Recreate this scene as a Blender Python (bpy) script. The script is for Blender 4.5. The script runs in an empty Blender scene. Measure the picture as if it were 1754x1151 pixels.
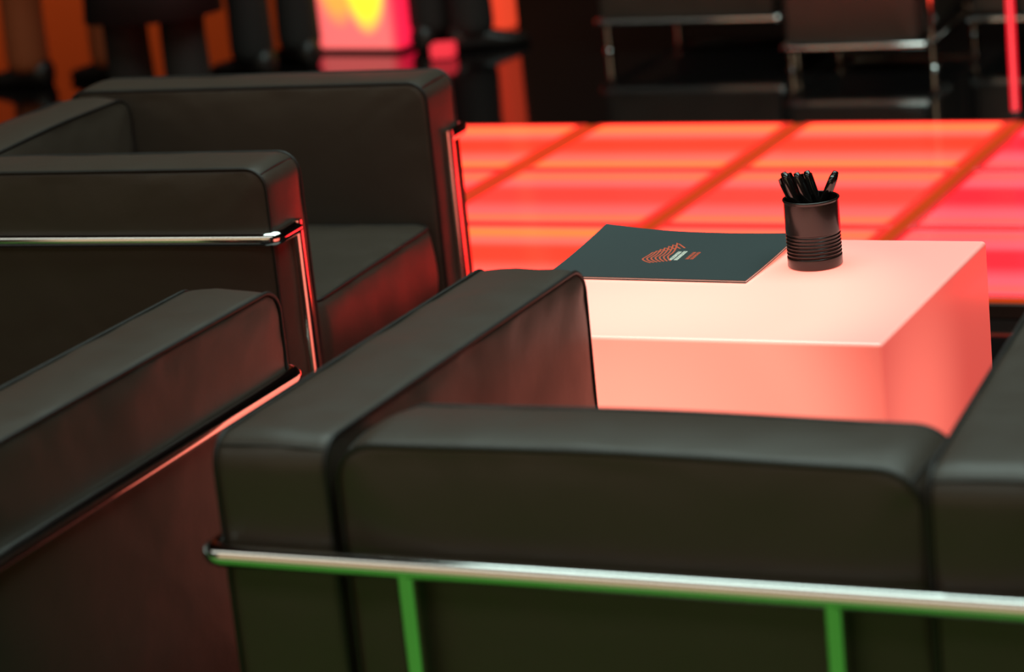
import bpy, bmesh, math, random
from mathutils import Vector, Matrix, noise
random.seed(7)
C = bpy.context.scene.collection
scene = bpy.context.scene

# ---------------------------------------------------------------- camera
cam_d = bpy.data.cameras.new('camera')
cam = bpy.data.objects.new('camera', cam_d); C.objects.link(cam)
cam.matrix_world = Matrix(((0.90676812, -0.02481483, 0.4208988, 0),
                           (0.40981498, 0.28653421, -0.86599644, 0),
                           (-0.09911236, 0.95774859, 0.26998958, 1.5),
                           (0, 0, 0, 1)))
cam_d.sensor_width = 36; cam_d.sensor_fit = 'HORIZONTAL'
cam_d.lens = 4700 / 1754 * 36
cam_d.clip_start = .05; cam_d.clip_end = 60
cam_d.dof.use_dof = True
cam_d.dof.focus_distance = 3.95
cam_d.dof.aperture_fstop = 3.4
scene.camera = cam

# ---------------------------------------------------------------- world, lights, exposure
scene.view_settings.view_transform = 'Standard'
scene.view_settings.look = 'None'
scene.view_settings.exposure = 0
scene.view_settings.gamma = 1
scene.view_settings.use_curve_mapping = False
w = bpy.data.worlds.new('world'); scene.world = w; w.use_nodes = True
w.node_tree.nodes['Background'].inputs[0].default_value = (.02, .012, .010, 1)
w.node_tree.nodes['Background'].inputs[1].default_value = .35

def area(name, loc, aim, sx, sy, radiance, col):
    d = bpy.data.lights.new(name, 'AREA'); d.shape = 'RECTANGLE'; d.size = sx; d.size_y = sy
    d.energy = radiance * math.pi * sx * sy; d.color = col
    o = bpy.data.objects.new(name, d); C.objects.link(o); o.location = loc
    o.rotation_euler = (Vector(aim) - Vector(loc)).to_track_quat('-Z', 'Y').to_euler()
    return o
area('ceiling_softlight', (-1.0, 4.2, 4.6), (-1.0, 4.2, 0), 4.6, 4.0, 4.0, (.76, 1.0, .93))
area('rail_highlight_strip', (-3.4, -.7, 4.6), (-3.4, -.7, 0), 11.0, 1.5, 1.6, (.98, 1.0, .88))  # off-frame strip added to put bright highlights on the chrome rails
area('hall_light', (-2.6, -4.5, 2.7), (-2.2, 3.2, .4), 9.0, 3.6, .78, (1, .74, .45))
area('wall_washer', (-9.5, 11.3, .25), (-9.5, 13.5, 1.6), 5.5, .3, 11, (1, .30, .10))

# ---------------------------------------------------------------- materials
def mat(name, col, rough=.5, metal=0, spec=.5, coat=0, emit=None, estr=0, coat_rough=.05):
    m = bpy.data.materials.new(name); m.use_nodes = True
    b = m.node_tree.nodes['Principled BSDF']
    b.inputs['Base Color'].default_value = (*col, 1); b.inputs['Roughness'].default_value = rough
    b.inputs['Metallic'].default_value = metal; b.inputs['Specular IOR Level'].default_value = spec
    b.inputs['Coat Weight'].default_value = coat; b.inputs['Coat Roughness'].default_value = coat_rough
    if emit:
        b.inputs['Emission Color'].default_value = (*emit, 1); b.inputs['Emission Strength'].default_value = estr
    return m
def nodes(m): return m.node_tree.nodes, m.node_tree.links, m.node_tree.nodes['Principled BSDF']

def leather_mat(name, col, rough):
    m = mat(name, col, rough, spec=.42)
    n, l, b = nodes(m)
    tc = n.new('ShaderNodeTexCoord')
    v = n.new('ShaderNodeTexVoronoi'); v.inputs['Scale'].default_value = 420
    n1 = n.new('ShaderNodeTexNoise'); n1.inputs['Scale'].default_value = 22; n1.inputs['Detail'].default_value = 4
    for q in (v, n1): l.new(tc.outputs['Object'], q.inputs['Vector'])
    b1 = n.new('ShaderNodeBump'); b1.inputs['Strength'].default_value = .10; b1.inputs['Distance'].default_value = .0008
    b2 = n.new('ShaderNodeBump'); b2.inputs['Strength'].default_value = .22; b2.inputs['Distance'].default_value = .004
    l.new(v.outputs['Distance'], b1.inputs['Height']); l.new(n1.outputs['Fac'], b2.inputs['Height'])
    l.new(b1.outputs['Normal'], b2.inputs['Normal']); l.new(b2.outputs['Normal'], b.inputs['Normal'])
    r = n.new('ShaderNodeMapRange'); r.inputs['To Min'].default_value = rough - .05; r.inputs['To Max'].default_value = rough + .08
    l.new(n1.outputs['Fac'], r.inputs['Value']); l.new(r.outputs['Result'], b.inputs['Roughness'])
    return m
M = {}
M['leather'] = leather_mat('dark_leather', (.046, .0325, .0232), .45)
M['welt'] = leather_mat('welt_leather', (.014, .010, .008), .5)
M['chrome'] = mat('chrome', (.80, .79, .77), .09, metal=1)
M['black_gloss'] = mat('black_gloss_floor', (.006, .005, .005), .07, spec=.55)
M['dark_wall'] = mat('dark_wall', (.02, .014, .012), .8)
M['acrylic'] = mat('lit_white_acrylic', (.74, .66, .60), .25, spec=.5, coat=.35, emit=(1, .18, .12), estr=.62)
n, l, b = nodes(M['acrylic'])
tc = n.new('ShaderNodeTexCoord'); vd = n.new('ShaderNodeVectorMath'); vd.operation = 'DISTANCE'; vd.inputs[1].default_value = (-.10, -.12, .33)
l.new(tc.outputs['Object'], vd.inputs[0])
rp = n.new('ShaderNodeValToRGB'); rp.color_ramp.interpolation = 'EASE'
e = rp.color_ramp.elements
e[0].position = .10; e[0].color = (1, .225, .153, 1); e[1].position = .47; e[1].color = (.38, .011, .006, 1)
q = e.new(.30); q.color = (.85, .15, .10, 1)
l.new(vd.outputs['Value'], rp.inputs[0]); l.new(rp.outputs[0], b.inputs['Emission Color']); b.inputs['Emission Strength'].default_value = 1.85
M['folder'] = mat('slate_card', (.040, .056, .058), .5, spec=.35)
M['paper'] = mat('white_paper', (.8, .76, .72), .7)
M['ink_red'] = mat('orange_red_ink', (.72, .11, .05), .5)
M['ink_white'] = mat('white_ink', (.85, .8, .7), .5)
M['tin'] = mat('black_lacquered_tin', (.016, .010, .008), .26, spec=.5, coat=.12)
M['pen'] = mat('black_gloss_plastic', (.008, .007, .007), .12, spec=.6, coat=.4)
M['red_cube'] = mat('red_emission', (.4, .03, .03), .5, emit=(1, .035, .06), estr=.85)
M['trouser'] = mat('dark_trouser_cloth', (.016, .012, .010), .85)
M['trouser_grey'] = mat('grey_trouser_cloth', (.05, .042, .034), .85)
M['trouser_rust'] = mat('rust_trouser_cloth', (.38, .08, .022), .8)
M['jacket'] = mat('black_jacket_cloth', (.012, .010, .010), .85)
M['shoe'] = mat('dark_shoe_leather', (.02, .014, .012), .4)
M['skin'] = mat('skin', (.5, .28, .2), .5)
M['hair'] = mat('dark_hair', (.02, .014, .01), .6)

# ---------------------------------------------------------------- mesh helpers
def obj(name, bm, m, parent=None, smooth=True, weighted=False):
    me = bpy.data.meshes.new(name); bm.normal_update(); bm.to_mesh(me); bm.free()
    me.materials.append(m if not isinstance(m, str) else M[m])
    if smooth:
        for p in me.polygons: p.use_smooth = True
    o = bpy.data.objects.new(name, me); C.objects.link(o)
    if parent: o.parent = parent
    if weighted:
        wn = o.modifiers.new('weighted', 'WEIGHTED_NORMAL'); wn.keep_sharp = True
    return o
def tag(o, label=None, cat=None, group=None, kind=None):
    for k, v in (('label', label), ('category', cat), ('group', group), ('kind', kind)):
        if v: o[k] = v
    return o
def empty(name, loc, rz, label, cat, group=None):
    o = bpy.data.objects.new(name, None); C.objects.link(o); o.location = loc; o.rotation_euler = (0, 0, rz)
    o.empty_display_size = .1
    return tag(o, label, cat, group)

def add_box(bm, lo, hi, bev=0, seg=3):
    r = bmesh.ops.create_cube(bm, size=1)
    vs = r['verts']
    for v in vs: v.co = Vector([lo[i] + (v.co[i] + .5) * (hi[i] - lo[i]) for i in range(3)])
    if bev:
        es = list({e for v in vs for e in v.link_edges})
        bmesh.ops.bevel(bm, geom=es, offset=bev, segments=seg, affect='EDGES', profile=.5)
def add_tube(bm, pts, r, seg=14, closed=False, caps=True):
    pts = [Vector(p) for p in pts]
    n = len(pts); rs = r if isinstance(r, (list, tuple)) else [r] * n
    rings = []; up = None
    for i, p in enumerate(pts):
        a = pts[i - 1] if (i or closed) else p
        b = pts[(i + 1) % n] if (i < n - 1 or closed) else p
        t = ((p - a).normalized() + (b - p).normalized())
        if t.length < 1e-6: t = b - a
        t.normalize()
        if up is None:
            up = Vector((0, 0, 1)) if abs(t.z) < .9 else Vector((1, 0, 0))
        s = t.cross(up).normalized(); up = s.cross(t).normalized()
        rings.append([bm.verts.new(p + (s * math.cos(k * 2 * math.pi / seg) + up * math.sin(k * 2 * math.pi / seg)) * rs[i]) for k in range(seg)])
    for i in range(n if closed else n - 1):
        A, B = rings[i], rings[(i + 1) % n]
        off = 0
        if closed and i == n - 1:
            off = min(range(seg), key=lambda q: (A[0].co - B[q].co).length)
        for k in range(seg):
            bm.faces.new((A[k], A[(k + 1) % seg], B[(k + 1 + off) % seg], B[(k + off) % seg]))
    if caps and not closed:
        for rg, rev in ((rings[0], True), (rings[-1], False)):
            cv = [bm.verts.new(v.co) for v in rg]
            bm.faces.new(cv[::-1] if rev else cv)
def fillet(pts, r, n=6):
    pts = [Vector(p) for p in pts]; out = [pts[0]]
    for i in range(1, len(pts) - 1):
        a, p, b = pts[i - 1], pts[i], pts[i + 1]
        u = (a - p); v = (b - p); d = min(r, u.length * .45, v.length * .45)
        s, e = p + u.normalized() * d, p + v.normalized() * d
        for k in range(n + 1):
            t = k / n
            out.append(s.lerp(p, t).lerp(p.lerp(e, t), t))
    out.append(pts[-1])
    return out
def add_lathe(bm, prof, seg=48, center=(0, 0, 0)):
    rings = []
    for (r, z) in prof:
        if r < 1e-6: rings.append([bm.verts.new((center[0], center[1], center[2] + z))])
        else: rings.append([bm.verts.new((center[0] + r * math.cos(k * 2 * math.pi / seg), center[1] + r * math.sin(k * 2 * math.pi / seg), center[2] + z)) for k in range(seg)])
    for A, B in zip(rings, rings[1:]):
        for k in range(seg):
            if len(A) == 1 and len(B) == 1: continue
            if len(A) == 1: bm.faces.new((A[0], B[k], B[(k + 1) % seg]))
            elif len(B) == 1: bm.faces.new((A[k], A[(k + 1) % seg], B[0]))
            else: bm.faces.new((A[k], A[(k + 1) % seg], B[(k + 1) % seg], B[k]))

# ---------------------------------------------------------------- cushions
def loop2d(u0, u1, w0, w1, r_top, r_bot, sag=0, step=.022):
    """closed rounded rectangle in (u, w); starts on the top edge; returns points, normals and top-corner indices"""
    pts = []; marks = []
    def line(a, b):
        L = math.hypot(b[0] - a[0], b[1] - a[1]); n = max(2, int(L / step))
        for i in range(n): pts.append((a[0] + (b[0] - a[0]) * i / n, a[1] + (b[1] - a[1]) * i / n))
    def arc(cx, cy, r, a0, a1, n=8, mark=False):
        for i in range(n):
            if mark and i == n // 2: marks.append(len(pts))
            a = a0 + (a1 - a0) * i / n; pts.append((cx + r * math.cos(a), cy + r * math.sin(a)))
    P = math.pi
    line((u0 + r_top, w1), (u1 - r_top, w1)); arc(u1 - r_top, w1 - r_top, r_top, P / 2, 0, mark=True)
    line((u1, w1 - r_top), (u1, w0 + r_bot)); arc(u1 - r_bot, w0 + r_bot, r_bot, 0, -P / 2)
    line((u1 - r_bot, w0), (u0 + r_bot, w0)); arc(u0 + r_bot, w0 + r_bot, r_bot, -P / 2, -P)
    line((u0, w0 + r_bot), (u0, w1 - r_top)); arc(u0 + r_top, w1 - r_top, r_top, -P, -1.5 * P, mark=True)
    # crown of the long top edge
    q = []
    for (a, b) in pts:
        k = max(0, min(1, (a - u0) / (u1 - u0)))
        f = max(0, (b - w0) / (w1 - w0))
        q.append((a, b - sag * math.sin(P * k) ** 2 * f ** 3))
    N = len(q); nr = []
    for i in range(N):
        a, b = q[i - 1], q[(i + 1) % N]; tx, ty = b[0] - a[0], b[1] - a[1]; L = math.hypot(tx, ty) or 1
        nr.append((-ty / L, tx / L))
    # loop runs clockwise, so this left-hand normal points outward
    return q, nr, marks

def cushion(name, parent, frame, u0, u1, w0, w1, T, r_top=.035, r_bot=.02, bulge=.012, crown=.008, sag=0, seed=0, wr=1.0):
    """frame(u, w, t) -> local point; boxed cushion with welts along both panel edges"""
    pts, nr, marks = loop2d(u0, u1, w0, w1, r_top, r_bot, sag)
    N = len(pts); bm = bmesh.new(); rings = []
    cu, cw = (u0 + u1) / 2, (w0 + w1) / 2
    def wrinkle(u, w, s, edge):
        p = Vector((u * 9 + seed * 3.1, w * 9, s * 2.3))
        q = Vector((u * 30 + seed * 1.7, w * 30, s * 5.1))
        return wr * (.0030 * noise.noise(p) + edge * .0046 * noise.noise(q))
    def inner(rho, s):
        ring = []
        for (u, w_) in pts:
            U, W = cu + (u - cu) * rho, cw + (w_ - cw) * rho
            # distance to the panel edge drives the puff
            d = min(U - u0, u1 - U, W - w0, w1 - W); d = max(d, 0)
            puff = bulge * (1 - math.exp(-d / .045))
            rim = -.0022 if rho > .999 else 0
            t = T / 2 + puff + rim + wrinkle(U, W, s, math.exp(-d / .03)) * (0 if rho > .999 else min(1, d / .01))
            ring.append(bm.verts.new(frame(U, W, s * t)))
        return ring
    mn = min(u1 - u0, w1 - w0)
    rhos = [1 - 2 * d / mn for d in (0, .003, .007, .014, .024, .038, .058, .085)]
    rhos = [r for r in rhos if r > .35] + [.33, .18]
    sides = {}
    for s in (1, -1):
        rr = [inner(r, s) for r in rhos]
        for A, B in zip(rr, rr[1:]):
            for k in range(N):
                f = (A[k], A[(k + 1) % N], B[(k + 1) % N], B[k])
                bm.faces.new(f if s < 0 else f[::-1])
        c = bm.verts.new(frame(cu, cw, s * (T / 2 + bulge)))
        for k in range(N):
            f = (rr[-1][k], rr[-1][(k + 1) % N], c)
            bm.faces.new(f if s < 0 else f[::-1])
        sides[s] = rr[0]
    ts = [-.94, -.8, -.55, -.2, .2, .55, .8, .94]
    prev = sides[-1]
    for a in ts:
        ring = []
        for i, (u, w_) in enumerate(pts):
            off = crown * (1 - a * a) ** .7 + wr * .0022 * noise.noise(Vector((u * 14 + seed, w_ * 14, a * 2)))
            ring.append(bm.verts.new(frame(u + nr[i][0] * off, w_ + nr[i][1] * off, a * T / 2)))
        for k in range(N): bm.faces.new((prev[k], ring[k], ring[(k + 1) % N], prev[(k + 1) % N]))
        prev = ring
    for k in range(N): bm.faces.new((prev[k], sides[1][k], sides[1][(k + 1) % N], prev[(k + 1) % N]))
    bmesh.ops.recalc_face_normals(bm, faces=bm.faces)
    o = obj(name, bm, 'leather', parent)
    # welts: two loops and the short cross seams at the top corners
    wb = bmesh.new()
    for s in (1, -1):
        add_tube(wb, [frame(u + nr[i][0] * .0012, w_ + nr[i][1] * .0012, s * (T / 2 - .0002)) for i, (u, w_) in enumerate(pts)], .0030, 8, closed=True)
    for mk in marks:
        u, w_ = pts[mk]; a, b = nr[mk]
        add_tube(wb, [frame(u + a * (crown * (1 - t * t) ** .7 + .0002), w_ + b * (crown * (1 - t * t) ** .7 + .0002), t * T / 2) for t in [x / 8 - 1 for x in range(17)]], .0016, 6)
    bmesh.ops.recalc_face_normals(wb, faces=wb.faces)
    obj('piping', wb, 'welt', o)
    return o

def armchair(loc, rz, label, W=.814, D=.77, top=.62, rail_z=.50, base_z=.11, T=.125, group=None, cat='armchair',
             seat_top=.35, r_arm_yaw=0, leg_in=.245, seed=0, base_full=False, back_drop=.008, seat_front=.0, name='club_armchair', simple=False):
    """local: x width, y depth (0 = back rail, D = front rail), z up"""
    t = empty(name, loc, rz, label, cat, group)
    h = W / 2; R = .0125
    zb = base_z + .012
    y0, y1 = R + .012, D - R + .002
    ax = h - R - T / 2 + .003
    for s in (-1, 1):
        a = r_arm_yaw if s > 0 else 0
        ca, sa = math.cos(a), math.sin(a)
        def fr(u, w_, tt, s=s, ca=ca, sa=sa):
            x, y = tt, u - y0
            return Vector((s * ax + x * ca - y * sa, y0 + x * sa + y * ca, w_))
        cushion('arm_cushion', t, fr, y0, y1, zb, top, T, r_top=.034, bulge=.008, crown=.006, seed=seed + s, wr=1.1)
    bi = ax - T / 2 - .004
    cushion('back_cushion', t, lambda u, w_, tt: Vector((u, y0 + .008 + T / 2 + tt, w_)), -bi + .006, bi - .006, zb, top - back_drop, T,
            r_top=.045, bulge=.012, crown=.009, sag=-.004, seed=seed + 5)
    yb = y0 + .008 + T + .02
    sf = D + .03 + seat_front
    cz = seat_top - .085
    cushion('seat_cushion', t, lambda u, w_, tt: Vector((u, w_, cz + tt)), -bi + .010, bi - .010, yb, sf, .150, r_top=.035, r_bot=.03,
            bulge=.014, crown=.012, seed=seed + 9, wr=1.6)
    if not simple:
        bm = bmesh.new(); add_box(bm, (-bi + .012, yb, zb), (bi - .012, D - .03, cz - .092), .012)
        obj('seat_base', bm, 'leather', t, weighted=True)
    # chrome frame
    stub = .078
    bm = bmesh.new()
    add_tube(bm, fillet([(-h + stub, D, rail_z), (-h, D, rail_z), (-h, 0, rail_z), (h, 0, rail_z), (h, D, rail_z), (h - stub, D, rail_z)], .022, 8), R, 20)
    obj('rail', bm, 'chrome', t)
    for x, y in ((-h + stub, D), (h - stub, D), (-leg_in, 0), (leg_in, 0)):
        bm = bmesh.new()
        add_tube(bm, [(x, y, 0.004), (x, y, rail_z + (R * .98 if y else -.004))], .0112, 18)
        add_lathe(bm, [(0, 0), (.015, 0), (.015, .006), (.0112, .009)], 18, (x, y, 0))
        obj('leg', bm, 'chrome', t)
    bm = bmesh.new()
    e = 0 if base_full else .0
    xl = h if base_full else h - stub
    loop = fillet([(0, D, base_z), (-h + stub if not base_full else -h, D, base_z), (-xl, 0, base_z), (xl, 0, base_z), (h - stub if not base_full else h, D, base_z), (0, D, base_z)], .015, 5)
    add_tube(bm, loop[:-1], .0115, 14, closed=True)
    obj('base_rail', bm, 'chrome', t)
    return t

# ---------------------------------------------------------------- the room
def struct(name, lo, hi, m, **k):
    bm = bmesh.new(); add_box(bm, lo, hi); o = obj(name, bm, m, smooth=False); o['kind'] = 'structure'
    return o
struct('floor', (-14, -7, -.05), (8, 15, 0), 'black_gloss')
M['carpet'] = mat('green_carpet', (.10, .45, .05), .95, spec=.1)
n, l, b = nodes(M['carpet'])
tx = n.new('ShaderNodeTexNoise'); tx.inputs['Scale'].default_value = 300
cr = n.new('ShaderNodeMixRGB'); cr.inputs[1].default_value = (.06, .27, .03, 1); cr.inputs[2].default_value = (.09, .36, .045, 1)
l.new(tx.outputs['Fac'], cr.inputs[0]); l.new(cr.outputs[0], b.inputs['Base Color'])
struct('floor_carpet', (-5, .75, 0), (4, 2.3, .008), 'carpet')
M['beige'] = mat('beige_floor', (.62, .50, .36), .5, spec=.3)
struct('floor_beige', (-5, -6.5, 0), (4, .75, .008), 'beige')
struct('ceiling', (-14, -7, 6), (8, 15, 6.1), 'dark_wall')
M['orange_wall'] = mat('orange_wall', (.55, .16, .04), .8)
struct('wall_back', (-14, 13.5, 0), (-7.2, 13.7, 6), 'orange_wall')
struct('wall_back_dark', (-7.2, 13.5, 0), (8, 13.7, 6), 'dark_wall')
struct('wall_left', (-14.2, -7, 0), (-14, 15, 6), 'dark_wall')
struct('wall_right', (8, -7, 0), (8.2, 15, 6), 'dark_wall')
struct('wall_front', (-14, -7.2, 0), (8, -7, 6), 'dark_wall')

# ---------------------------------------------------------------- glowing floor
def panel_mat(name, red, mid, glow, warm):
    m = mat(name, (.25, .03, .03), .12, spec=.5)
    n, l, b = nodes(m)
    tc = n.new('ShaderNodeTexCoord'); sp = n.new('ShaderNodeSeparateXYZ'); l.new(tc.outputs['Generated'], sp.inputs[0])
    # four tubes seen through the diffuser: bright towards the two long edges
    ramp = n.new('ShaderNodeValToRGB'); e = ramp.color_ramp.elements; ramp.color_ramp.interpolation = 'EASE'
    e[0].position = 0; e[0].color = (*red, 1); e[1].position = 1; e[1].color = (*red, 1)
    for p, c in ((.03, glow), (.10, warm), (.20, glow), (.46, mid), (.60, mid), (.74, glow), (.88, warm), (.97, glow)):
        q = e.new(p); q.color = (*c, 1)
    l.new(sp.outputs['Y'], ramp.inputs[0])
    # rounded fall-off towards the short edges
    def edge(out, k):
        a = n.new('ShaderNodeMath'); a.operation = 'SUBTRACT'; a.inputs[0].default_value = 1; l.new(out, a.inputs[1])
        mn = n.new('ShaderNodeMath'); mn.operation = 'MINIMUM'; l.new(out, mn.inputs[0]); l.new(a.outputs[0], mn.inputs[1])
        mu = n.new('ShaderNodeMath'); mu.operation = 'MULTIPLY'; mu.inputs[1].default_value = k; l.new(mn.outputs[0], mu.inputs[0])
        pw = n.new('ShaderNodeMath'); pw.operation = 'POWER'; pw.inputs[1].default_value = -2.5
        ad = n.new('ShaderNodeMath'); ad.operation = 'ADD'; ad.inputs[1].default_value = .02; l.new(mu.outputs[0], ad.inputs[0])
        l.new(ad.outputs[0], pw.inputs[0])
        return pw
    ex, ey = edge(sp.outputs['X'], 27.0), edge(sp.outputs['Y'], 38.0)
    sm = n.new('ShaderNodeMath'); sm.operation = 'ADD'; l.new(ex.outputs[0], sm.inputs[0]); l.new(ey.outputs[0], sm.inputs[1])
    mr = n.new('ShaderNodeMapRange'); mr.inputs['From Min'].default_value = 1.6; mr.inputs['From Max'].default_value = .12; mr.interpolation_type = 'SMOOTHSTEP'
    l.new(sm.outputs[0], mr.inputs['Value'])
    mx = n.new('ShaderNodeMixRGB'); mx.inputs[1].default_value = (red[0] * .30, red[1] * .6, red[2] * .6, 1)
    l.new(mr.outputs['Result'], mx.inputs[0]); l.new(ramp.outputs[0], mx.inputs[2])
    l.new(mx.outputs[0], b.inputs['Emission Color']); b.inputs['Emission Strength'].default_value = 5.0
    return m
PM = [panel_mat('panel_orange', (.55, .010, .003), (.80, .011, .004), (1, .034, .024), (1, .056, .009)),
      panel_mat('panel_salmon', (.55, .008, .004), (.85, .011, .007), (1, .029, .026), (1, .040, .013)),
      panel_mat('panel_crimson', (.45, .002, .004), (.75, .003, .007), (1, .024, .032), (1, .026, .022))]
xs = [-4.065, -3.485, -2.905, -2.325, -1.745, -1.165, -.585]
ys = [5.02, 5.55, 6.085, 6.61]
M['seam'] = mat('dark_orange_seam', (.10, .02, .006), .4, emit=(1, .085, .006), estr=.50)
M['riser'] = mat('dark_riser', (.012, .007, .005), .3)
lf = empty('light_floor', (-2.3, 5.8, 0), 0, 'low platform of square glowing red floor panels behind the white cube table', 'light floor')
def lpart(name, bm, m, **k):
    for v in bm.verts: v.co -= Vector((-2.3, 5.8, 0))
    return obj(name, bm, m, lf, **k)
bm = bmesh.new(); add_box(bm, (xs[1] - .02, ys[0] - .012, 0), (xs[-1] + .02, ys[-1] + .02, .030), .002)
lpart('platform_frame', bm, 'riser', smooth=False)
bm = bmesh.new(); add_box(bm, (xs[1], ys[0], .030), (xs[-1], ys[-1], .036))
lpart('seam_strip', bm, 'seam', smooth=False)
for j in range(3):
    for i in range(1, 6):
        bm = bmesh.new()
        gx = .016
        add_box(bm, (xs[i] + gx, ys[j] + .006, .030), (xs[i + 1] - gx, ys[j + 1] - .006, .040), .0015, 1)
        k = 2 if i >= 4 else (0 if (j == 2 or i <= 2 and j == 0) else 1)
        lpart('light_panel', bm, PM[k], smooth=False)

# ---------------------------------------------------------------- table, folder, cup, pens
TX0, TX1, TY0, TY1 = -1.622, -1.044, 3.2165, 3.731
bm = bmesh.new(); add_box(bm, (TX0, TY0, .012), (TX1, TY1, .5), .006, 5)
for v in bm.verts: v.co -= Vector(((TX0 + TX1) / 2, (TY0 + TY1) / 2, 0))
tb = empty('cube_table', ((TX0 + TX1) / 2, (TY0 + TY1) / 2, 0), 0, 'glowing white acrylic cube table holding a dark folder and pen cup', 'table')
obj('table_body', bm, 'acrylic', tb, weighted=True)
bm = bmesh.new(); add_box(bm, (-.26, -.23, 0), (.26, .23, .0125))
obj('plinth', bm, 'dark_wall', tb, smooth=False)

FW, FD = .312, .224
fo = empty('presentation_folder', (-1.4755, 3.6005, .5), math.radians(-1.6), 'dark slate folder with an orange and white emblem lying on the white table', 'folder')
def curl(x, y):
    u, v = x / FW + .5, y / FD + .5
    v = max(0, v)
    side = .0135 * (1 - u) ** 1.5 + .009 * u ** 2 + .0015
    return side * v ** 1.6 + .0045 * max(0, 1 - u * 2.2) ** 2 * v
def sheet(x0, x1, y0, y1, z0, z1, nx=28, ny=20):
    bm = bmesh.new(); g = {}
    for k, z in enumerate((z0, z1)):
        for i in range(nx + 1):
            for j in range(ny + 1):
                x, y = x0 + (x1 - x0) * i / nx, y0 + (y1 - y0) * j / ny
                g[k, i, j] = bm.verts.new((x, y, z + curl(x, y)))
    for i in range(nx):
        for j in range(ny):
            bm.faces.new((g[0, i, j], g[0, i, j + 1], g[0, i + 1, j + 1], g[0, i + 1, j]))
            bm.faces.new((g[1, i, j], g[1, i + 1, j], g[1, i + 1, j + 1], g[1, i, j + 1]))
    for i in range(nx):
        for j, d in ((0, 1), (ny, -1)):
            f = (g[0, i, j], g[0, i + 1, j], g[1, i + 1, j], g[1, i, j]); bm.faces.new(f if d > 0 else f[::-1])
    for j in range(ny):
        for i, d in ((0, -1), (nx, 1)):
            f = (g[0, i, j], g[0, i, j + 1], g[1, i, j + 1], g[1, i, j]); bm.faces.new(f if d > 0 else f[::-1])
    return bm
hx, hy = FW / 2, FD / 2
obj('back_cover', sheet(-hx, hx, -hy, hy, .0004, .0012), 'folder', fo, smooth=False)
obj('paper_sheets', sheet(-hx + .004, hx - .0005, -hy + .0015, hy - .003, .0012, .0036), 'paper', fo, smooth=False)
cover = obj('front_cover', sheet(-hx, hx, -hy, hy, .0036, .0046), 'folder', fo, smooth=False)
fo_inv = (Matrix.Translation((-1.4755, 3.6005, .5)) @ Matrix.Rotation(math.radians(-1.6), 4, 'Z')).inverted()
def ribbon(bm, pts, wd):
    pts = [(fo_inv @ Vector((x, y, .5))) for x, y in pts]
    vs = []
    for i, p in enumerate(pts):
        t = (pts[min(i + 1, len(pts) - 1)] - pts[max(i - 1, 0)]); t.z = 0; t.normalize()
        nn = Vector((-t.y, t.x, 0)) * wd / 2
        pr = []
        for q in (p + nn, p - nn):
            pr.append(bm.verts.new((q.x, q.y, .00475 + curl(q.x, q.y))))
        vs.append(pr)
    for a, b2 in zip(vs, vs[1:]): bm.faces.new((a[0], a[1], b2[1], b2[0]))
lerp = lambda a, b2, t: (a[0] + (b2[0] - a[0]) * t, a[1] + (b2[1] - a[1]) * t)
bm = bmesh.new()
for k in range(7):
    t = k / 6
    B, A = lerp((-1.497, 3.563), (-1.470, 3.574), t), lerp((-1.516, 3.586), (-1.482, 3.604), t)
    Tp = lerp((-1.513, 3.612), (-1.492, 3.660), t)
    E = (Tp[0] + .006 + .015 * t, Tp[1] + .002 - .026 * t)
    pts = [lerp(lerp(B, (A[0] - .004, A[1] - .010), s / 8), lerp((A[0] - .004, A[1] - .010), A, s / 8), s / 8) for s in range(8)]
    pts += [lerp(lerp(A, (A[0] + .003, A[1] + .014), s / 6), lerp((A[0] + .003, A[1] + .014), Tp, s / 6), s / 6) for s in range(7)]
    pts += [lerp(Tp, E, (s + 1) / 4) for s in range(4)]
    ribbon(bm, pts, .0026)
emb = obj('emblem', bm, 'ink_red', cover); tag(emb, 'orange emblem of nested arcs')
def letters(name, x0, x1, y0, y1, rows, m, seed):
    rnd = random.Random(seed); bm = bmesh.new()
    dx = (x1 - x0) / rows
    for r in range(rows):
        xa, xb = x0 + dx * (r + .12), x0 + dx * (r + .88); y = y0
        ye = y1 - rnd.random() * .004
        while y < ye - .004:
            wd = .0045 + rnd.random() * .002
            ribbon(bm, [(xa, y), (xb, y)], .0022); ribbon(bm, [(xa, y + wd * .62), (xb, y + wd * .62)], .0022)
            ribbon(bm, [((xa + xb) / 2 if rnd.random() < .5 else xb - .0006, y), ((xa + xb) / 2 if rnd.random() < .5 else xb - .0006, y + wd * .62)], .0013)
            y += wd + .0012
    return obj(name, bm, m, cover)
letters('white_lettering', -1.4765, -1.4600, 3.579, 3.622, 2, 'ink_white', 2)
letters('red_lettering', -1.4520, -1.4380, 3.584, 3.620, 2, 'ink_red', 3)

cup = empty('pen_cup', (-1.2545, 3.588, .5), 0, 'black ribbed tin cup of pens standing on the white table', 'pen cup')
prof = [(0, .002), (.0355, .002), (.0375, .0), (.0392, .002), (.0392, .014)]
z = .015
for k in range(7):
    for s in range(8):
        prof.append((.0392 - .0016 * (.5 - .5 * math.cos(2 * math.pi * s / 8)), z + .0052 * s / 8))
    z += .0052
prof += [(.0392, z), (.0392, .094)]
for s in range(9):
    a = -math.pi / 2 + math.pi * 1.5 * s / 8
    prof.append((.0392 + .0016 * math.cos(a) * 1.0, .0975 + .0018 * math.sin(a)))
prof += [(.0380, .096), (.0380, .004), (0, .004)]
bm = bmesh.new(); add_lathe(bm, prof, 64); bmesh.ops.recalc_face_normals(bm, faces=bm.faces)
obj('cup_body', bm, 'tin', cup)

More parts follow.
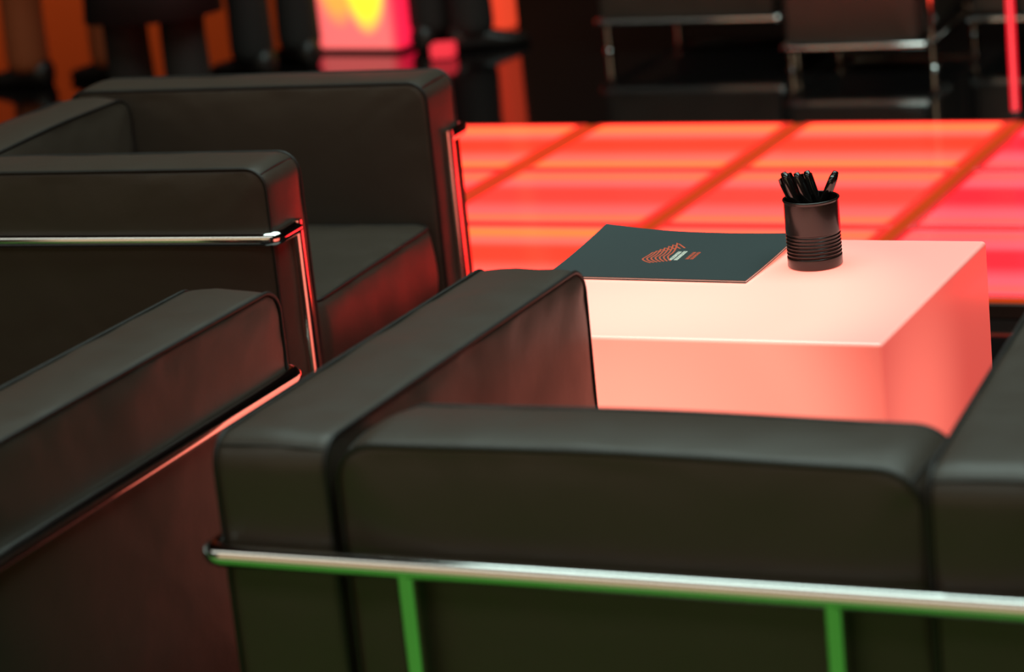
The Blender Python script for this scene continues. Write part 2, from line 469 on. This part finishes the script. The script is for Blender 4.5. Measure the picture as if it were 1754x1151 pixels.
def pen(foot, head, label, roll=0, L=.136):
    """glossy pen with a flat clip; foot and head are points in the cup's frame"""
    f, hd = Vector(foot), Vector(head); d = (hd - f).normalized()
    o = empty('pen', Vector((-1.2545, 3.588, .5)) + f, 0, label, 'pen', 'black pens in the cup')
    L = (hd - f).length
    q = d.to_track_quat('Z', 'Y') @ Matrix.Rotation(roll, 3, 'Z').to_quaternion()
    o.rotation_mode = 'QUATERNION'; o.rotation_quaternion = q
    bm = bmesh.new()
    add_lathe(bm, [(0, 0), (.0012, .001), (.003, .012), (.0058, .024), (.0064, .05), (.0066, .075), (.0060, .078), (.0066, .081), (.0068, L - .022), (.0060, L - .008), (.0040, L), (0, L + .001)], 20)
    obj('barrel', bm, 'pen', o)
    bm = bmesh.new()
    pts = [(0, .0056, L - .004), (0, .0112, L - .006), (0, .0124, L - .016), (0, .0112, L - .034), (0, .0074, L - .050)]
    prev = None
    for i, p in enumerate(pts):
        wd = .0042 if i < 4 else .002
        ring = [bm.verts.new((p[0] + sx * wd, p[1] + sy * .0009, p[2])) for sx, sy in ((-1, -1), (1, -1), (1, 1), (-1, 1))]
        if prev:
            for k in range(4): bm.faces.new((prev[k], prev[(k + 1) % 4], ring[(k + 1) % 4], ring[k]))
        else: bm.faces.new(ring[::-1])
        prev = ring
    bm.faces.new(prev); bmesh.ops.recalc_face_normals(bm, faces=bm.faces)
    obj('clip', bm, 'pen', o)
pen((.004, .022, .005), (-.0405, .006, .133), 'black pen leaning furthest left out of the tin cup', 1.0)
pen((.014, -.010, .005), (-.031, -.016, .137), 'black pen second from the left in the tin cup', 2.6)
pen((.028, -.008, .005), (-.015, -.012, .137), 'black pen third from the left, its clip catching light', 1.2)
pen((.026, .018, .005), (-.012, .024, .131), 'black pen fourth from the left in the tin cup', 1.9)
pen((-.022, .004, .005), (.0385, .004, .135), 'black pen leaning to the right alone in the tin cup', 1.6)

# ---------------------------------------------------------------- seating
armchair((-1.0775, 2.389, 0), 0, 'wide dark leather armchair seen from behind in the foreground, its chrome rail across the frame',
         W=.956, D=.750, T=.136, leg_in=.236, rail_z=.496, r_arm_yaw=math.radians(4.2), seed=3, back_drop=.002)
armchair((-2.192, 2.250, 0), 0, 'dark leather armchair at the left edge showing only one long arm beside the wide armchair',
         W=.814, D=.765, seed=21)
ra = .06
armchair((-2.221 - .775 * math.cos(ra), 4.099 - .775 * math.sin(ra), 0), ra - math.pi / 2, 'dark leather armchair facing right, seat cushion in view, left of the glowing floor',
         W=.814, D=.775, top=.612, seed=40, seat_front=-.05, seat_top=.36)
far = dict(group='armchairs beyond the light floor', simple=True)
armchair((-2.77, 7.84 + .30, 0), math.pi / 2, 'dark leather armchair far back, furthest left of the three beyond the glowing floor', W=.75, D=.60, base_z=.105, seed=60, base_full=True, **far)
armchair((-2.23, 7.50 + .24, 0), math.pi / 2 + .03, 'dark leather armchair far back, middle one of the three beyond the glowing floor', W=.64, D=.42, base_z=.080, seed=70, base_full=True, **far)
armchair((-1.785, 7.74, 0), .0, 'dark leather armchair far back at the right edge, behind the thin crimson rod', W=.80, D=.74, base_z=.090, seed=80, base_full=True, leg_in=.2, **far)

# ---------------------------------------------------------------- background lantern, post, rod and cube
def box_at(name, cx, cy, sx, sy, h, m, label, cat, rz=0):
    pass
LB = Vector((-4.28, 8.05, 0))
m = mat('lantern_skin', (.5, .08, .08), .4)
n, l, b = nodes(m)
tc = n.new('ShaderNodeTexCoord'); sp = n.new('ShaderNodeSeparateXYZ'); l.new(tc.outputs['Object'], sp.inputs[0])
def blob(cx, cz, rx, rz):
    a = n.new('ShaderNodeVectorMath'); a.operation = 'SUBTRACT'; a.inputs[1].default_value = (cx, 0, cz); l.new(tc.outputs['Object'], a.inputs[0])
    s = n.new('ShaderNodeVectorMath'); s.operation = 'MULTIPLY'; s.inputs[1].default_value = (1 / rx, 0, 1 / rz); l.new(a.outputs[0], s.inputs[0])
    L = n.new('ShaderNodeVectorMath'); L.operation = 'LENGTH'; l.new(s.outputs[0], L.inputs[0])
    r = n.new('ShaderNodeMapRange'); r.inputs['From Min'].default_value = 1.12; r.inputs['From Max'].default_value = .72; l.new(L.outputs['Value'], r.inputs['Value'])
    return r
ax_ = n.new('ShaderNodeMath'); ax_.operation = 'ABSOLUTE'; l.new(sp.outputs['X'], ax_.inputs[0])
er = n.new('ShaderNodeMapRange'); er.inputs['From Min'].default_value = .165; er.inputs['From Max'].default_value = .125; l.new(ax_.outputs[0], er.inputs['Value'])
m1 = n.new('ShaderNodeMixRGB'); m1.inputs[1].default_value = (1, .005, .055, 1); m1.inputs[2].default_value = (1, .16, .15, 1); l.new(er.outputs[0], m1.inputs[0])
m2 = n.new('ShaderNodeMixRGB'); m2.inputs[2].default_value = (1, .42, .06, 1); l.new(m1.outputs[0], m2.inputs[1]); l.new(blob(-.055, .27, .085, .17).outputs[0], m2.inputs[0])
m3 = n.new('ShaderNodeMixRGB'); m3.inputs[2].default_value = (1, .95, .03, 1); l.new(m2.outputs[0], m3.inputs[1]); l.new(blob(.052, .24, .078, .165).outputs[0], m3.inputs[0])
l.new(m3.outputs[0], b.inputs['Emission Color']); b.inputs['Emission Strength'].default_value = 1.15
M['lantern'] = m
lan = empty('floor_lantern', LB, math.radians(-6), 'square red lantern column with yellow teardrop lights, standing behind the armchair', 'lantern')
bm = bmesh.new(); add_box(bm, (-.17, -.15, .012), (.17, .15, 1.7), .012); obj('lantern_shade', bm, 'lantern', lan, weighted=True)
bm = bmesh.new(); add_box(bm, (-.165, -.145, 0), (.165, .145, .014)); obj('lantern_base', bm, 'dark_wall', lan, smooth=False)
bm = bmesh.new(); add_box(bm, (-.175, -.155, 1.7), (.175, .155, 1.74), .004); obj('lantern_cap', bm, 'dark_wall', lan, smooth=False)

M['post'] = mat('red_orange_glow', (.4, .05, .02), .5, emit=(.85, .060, .022), estr=.9)
po = empty('light_post', (-3.96, 8.30, 0), 0, 'slim glowing orange red post standing right of the red lantern', 'light post')
bm = bmesh.new(); add_box(bm, (-.048, -.045, .0), (.048, .045, 2.6), .008); obj('post_tube', bm, 'post', po, weighted=True)
bm = bmesh.new(); add_box(bm, (-.055, -.052, 2.6), (.055, .052, 2.64), .004); obj('post_cap', bm, 'dark_wall', po, weighted=True)

M['rod'] = mat('crimson_emission', (.4, .01, .02), .3, emit=(1, .004, .018), estr=.80)  # crimson drawn as even emission along the whole rod
rd = empty('crimson_rod', (-1.825, 6.86, 0), 0, 'thin crimson rod standing at the far edge of the red floor', 'light rod')
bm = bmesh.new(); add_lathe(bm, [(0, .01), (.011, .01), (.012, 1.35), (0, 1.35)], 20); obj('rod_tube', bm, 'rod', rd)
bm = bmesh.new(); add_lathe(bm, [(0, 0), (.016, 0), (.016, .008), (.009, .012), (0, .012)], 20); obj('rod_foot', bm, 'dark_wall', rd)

rc = empty('emissive_cube', (-3.92, 7.78, 0), .2, 'small red cube on the black floor beside dark trousered legs', 'lamp')  # compact red cube drawn with even emission
bm = bmesh.new(); add_box(bm, (-.036, -.036, .004), (.036, .036, .05), .006); obj('cube_body', bm, 'red_cube', rc, weighted=True)
bm = bmesh.new(); add_box(bm, (-.030, -.030, 0), (.030, .030, .005)); obj('cube_base', bm, 'dark_wall', rc, smooth=False)

# ---------------------------------------------------------------- people standing at the back
def skin_obj(name, chains, m, parent, root=0, sub=2):
    """chains: list of [(x, y, z, r), ...]; vertices at equal places are shared"""
    verts, rad, edges, idx = [], [], [], {}
    for ch in chains:
        prev = None
        for (x, y, z, r) in ch:
            k = (round(x, 4), round(y, 4), round(z, 4))
            if k not in idx: idx[k] = len(verts); verts.append((x, y, z)); rad.append(r)
            i = idx[k]
            if prev is not None and prev != i: edges.append((prev, i))
            prev = i
    me = bpy.data.meshes.new(name); me.from_pydata(verts, edges, [])
    o = bpy.data.objects.new(name, me); C.objects.link(o)
    md = o.modifiers.new('skin', 'SKIN'); md.use_smooth_shade = True
    for i, v in enumerate(me.skin_vertices[0].data):
        v.radius = (rad[i], rad[i]) if not isinstance(rad[i], tuple) else rad[i]
        v.use_root = (i == root)
    s = o.modifiers.new('sub', 'SUBSURF'); s.levels = s.render_levels = sub
    dg = bpy.context.evaluated_depsgraph_get()
    ev = o.evaluated_get(dg); nm = bpy.data.meshes.new_from_object(ev)
    bpy.data.objects.remove(o)
    for p in nm.polygons: p.use_smooth = True
    nm.materials.clear(); nm.materials.append(M[m])
    o = bpy.data.objects.new(name, nm); C.objects.link(o); o.parent = parent
    nm.name = name
    return o
def person(loc, rz, feet, label, trouser='trouser', jacket='jacket', coat=0, legr=.072):
    """local: +y forward. feet: left and right foot (x, y, toe angle)"""
    t = empty('person', loc, rz, label, 'person', 'people standing at the back')
    pelvis = (0, 0, .92, .11)
    body = [[pelvis, (0, 0, 1.05, .105), (0, .01, 1.25, .12), (0, 0, 1.42, .10), (0, .0, 1.50, .05), (0, .015, 1.57, .055), (0, .03, 1.66, .088), (0, .025, 1.74, .075)]]
    trs, slv = [], [[(0, 0, .98, .125), (0, .01, 1.22, .135), (0, 0, 1.40, .115)]]
    slv[0].insert(0, (0, 0, .86, .135))
    for s, (fx, fy, ang) in zip((-1, 1), feet):
        kx, ky = s * .10 * .55 + fx * .45, fy * .5 + .04
        body.append([pelvis, (s * .09, 0, .86, .085), (kx, ky, .50, .052), (fx, fy, .09, .036)])
        trs.append([(0, 0, .94, .115), (s * .09, 0, .84, .095), (kx, ky, .50, legr + .012), (fx, fy + .005, .28, legr), (fx, fy + .008, .10, legr + .004), (fx, fy + .008, .035, legr + .004)])
        body.append([(0, 0, 1.42, .10), (s * .18, 0, 1.40, .052), (s * .24, -.01, 1.13, .040), (s * .235, .07, .90, .032), (s * .235, .09, .86, .036), (s * .23, .105, .81, .022)])
        for q in range(4):
            body.append([(s * .235, .09, .86, .036), (s * (.245 - .003 * q), .075 + .018 * q, .79, .0095), (s * (.238 - .003 * q), .08 + .018 * q, .745 + .006 * abs(q - 1.4), .008)])
        body.append([(s * .235, .09, .86, .036), (s * .215, .13, .83, .010), (s * .21, .14, .80, .008)])
        slv.append([(0, 0, 1.40, .115), (s * .18, 0, 1.39, .068), (s * .245, -.01, 1.13, .055), (s * .238, .065, .92, .045)])
    bo = skin_obj('body', body, 'skin', t)
    skin_obj('trousers', trs, trouser, t)
    skin_obj('jacket', slv, jacket, t)
    bm = bmesh.new()
    if coat: prof = [(.150, 1.12), (.185, .98), (.195, .85), (.19, .7), (.195, .5), (.215, coat), (.207, coat), (.185, .6), (.17, .9), (.145, 1.1)]
    else: prof = [(.150, 1.12), (.182, .98), (.196, .86), (.200, .72), (.192, .72), (.178, .9), (.145, 1.1)]
    add_lathe(bm, prof, 36)
    for v in bm.verts:
        a = math.atan2(v.co.y, v.co.x); f = 1 + .05 * math.sin(a * 5) * max(0, .9 - v.co.z); v.co.x *= f; v.co.y *= f * .84
    bmesh.ops.recalc_face_normals(bm, faces=bm.faces); obj('coat_skirt', bm, jacket, t)
    skin_obj('hair', [[(0, -.005, 1.735, .088), (0, -.025, 1.68, .088), (0, -.03, 1.62, .06)]], 'hair', t)
    for s, (fx, fy, ang) in zip((-1, 1), feet):
        bm = bmesh.new(); rings = []
        prof = [(-.075, .020, .052), (-.07, .036, .085), (-.02, .037, .092), (.04, .040, .078), (.09, .046, .056), (.14, .045, .044), (.175, .034, .034), (.188, .014, .022)]
        for (y, wd, hh) in prof:
            ring = []
            for k in range(14):
                a = 2 * math.pi * k / 14
                x, zz = math.cos(a) * wd, max(0, hh / 2 + math.sin(a) * hh / 2 * 1.0)
                if zz < .008: zz = 0
                X = x * math.cos(ang) - y * math.sin(ang); Y = x * math.sin(ang) + y * math.cos(ang)
                ring.append(bm.verts.new((fx + X, fy + Y, zz)))
            rings.append(ring)
        for A, B in zip(rings, rings[1:]):
            for k in range(14): bm.faces.new((A[k], A[(k + 1) % 14], B[(k + 1) % 14], B[k]))
        bm.faces.new(rings[0][::-1]); bm.faces.new(rings[-1]); bmesh.ops.recalc_face_normals(bm, faces=bm.faces)
        obj('shoe', bm, 'shoe', t)
    # face: eyes, nose, mouth, ears
    for s in (-1, 1):
        bm = bmesh.new(); bmesh.ops.create_uvsphere(bm, u_segments=10, v_segments=8, radius=.013, matrix=Matrix.Translation((s * .032, .105, 1.655)))
        obj('eye', bm, 'paper', bo)
    bm = bmesh.new(); add_tube(bm, [(0, .108, 1.67), (0, .128, 1.63), (0, .112, 1.622)], [.008, .014, .008], 8); obj('nose', bm, 'skin', bo)
    bm = bmesh.new(); add_tube(bm, [(-.024, .098, 1.588), (0, .106, 1.588), (.024, .098, 1.588)], [.003, .007, .003], 8); obj('mouth', bm, 'ink_red', bo)
    for s in (-1, 1):
        bm = bmesh.new(); add_tube(bm, [(s * .082, .02, 1.685), (s * .097, .01, 1.66), (s * .083, .02, 1.62)], [.008, .014, .008], 8); obj('ear', bm, 'skin', bo)
    return t
person((-5.13, 7.50, 0), math.radians(75), [(-.085, .13, .25), (.06, -.12, .1)], 'person at the far left in rust coloured trousers and dark shoes', 'trouser_rust')
person((-4.46, 6.95, 0), math.radians(5), [(-.10, .0, .3), (.08, .02, -.2)], 'person in a long dark coat standing behind the armchair back', 'trouser', coat=.31)
person((-4.42, 7.62, 0), math.radians(60), [(-.09, .02, .3), (.10, .04, 0)], 'person in dark trousers standing directly left of the red lantern', 'trouser')
person((-3.97, 7.93, 0), math.radians(-20), [(-.085, .0, .25), (.085, .02, -.6)], 'person in dark trousers standing between the red lantern and the slim post', 'trouser')
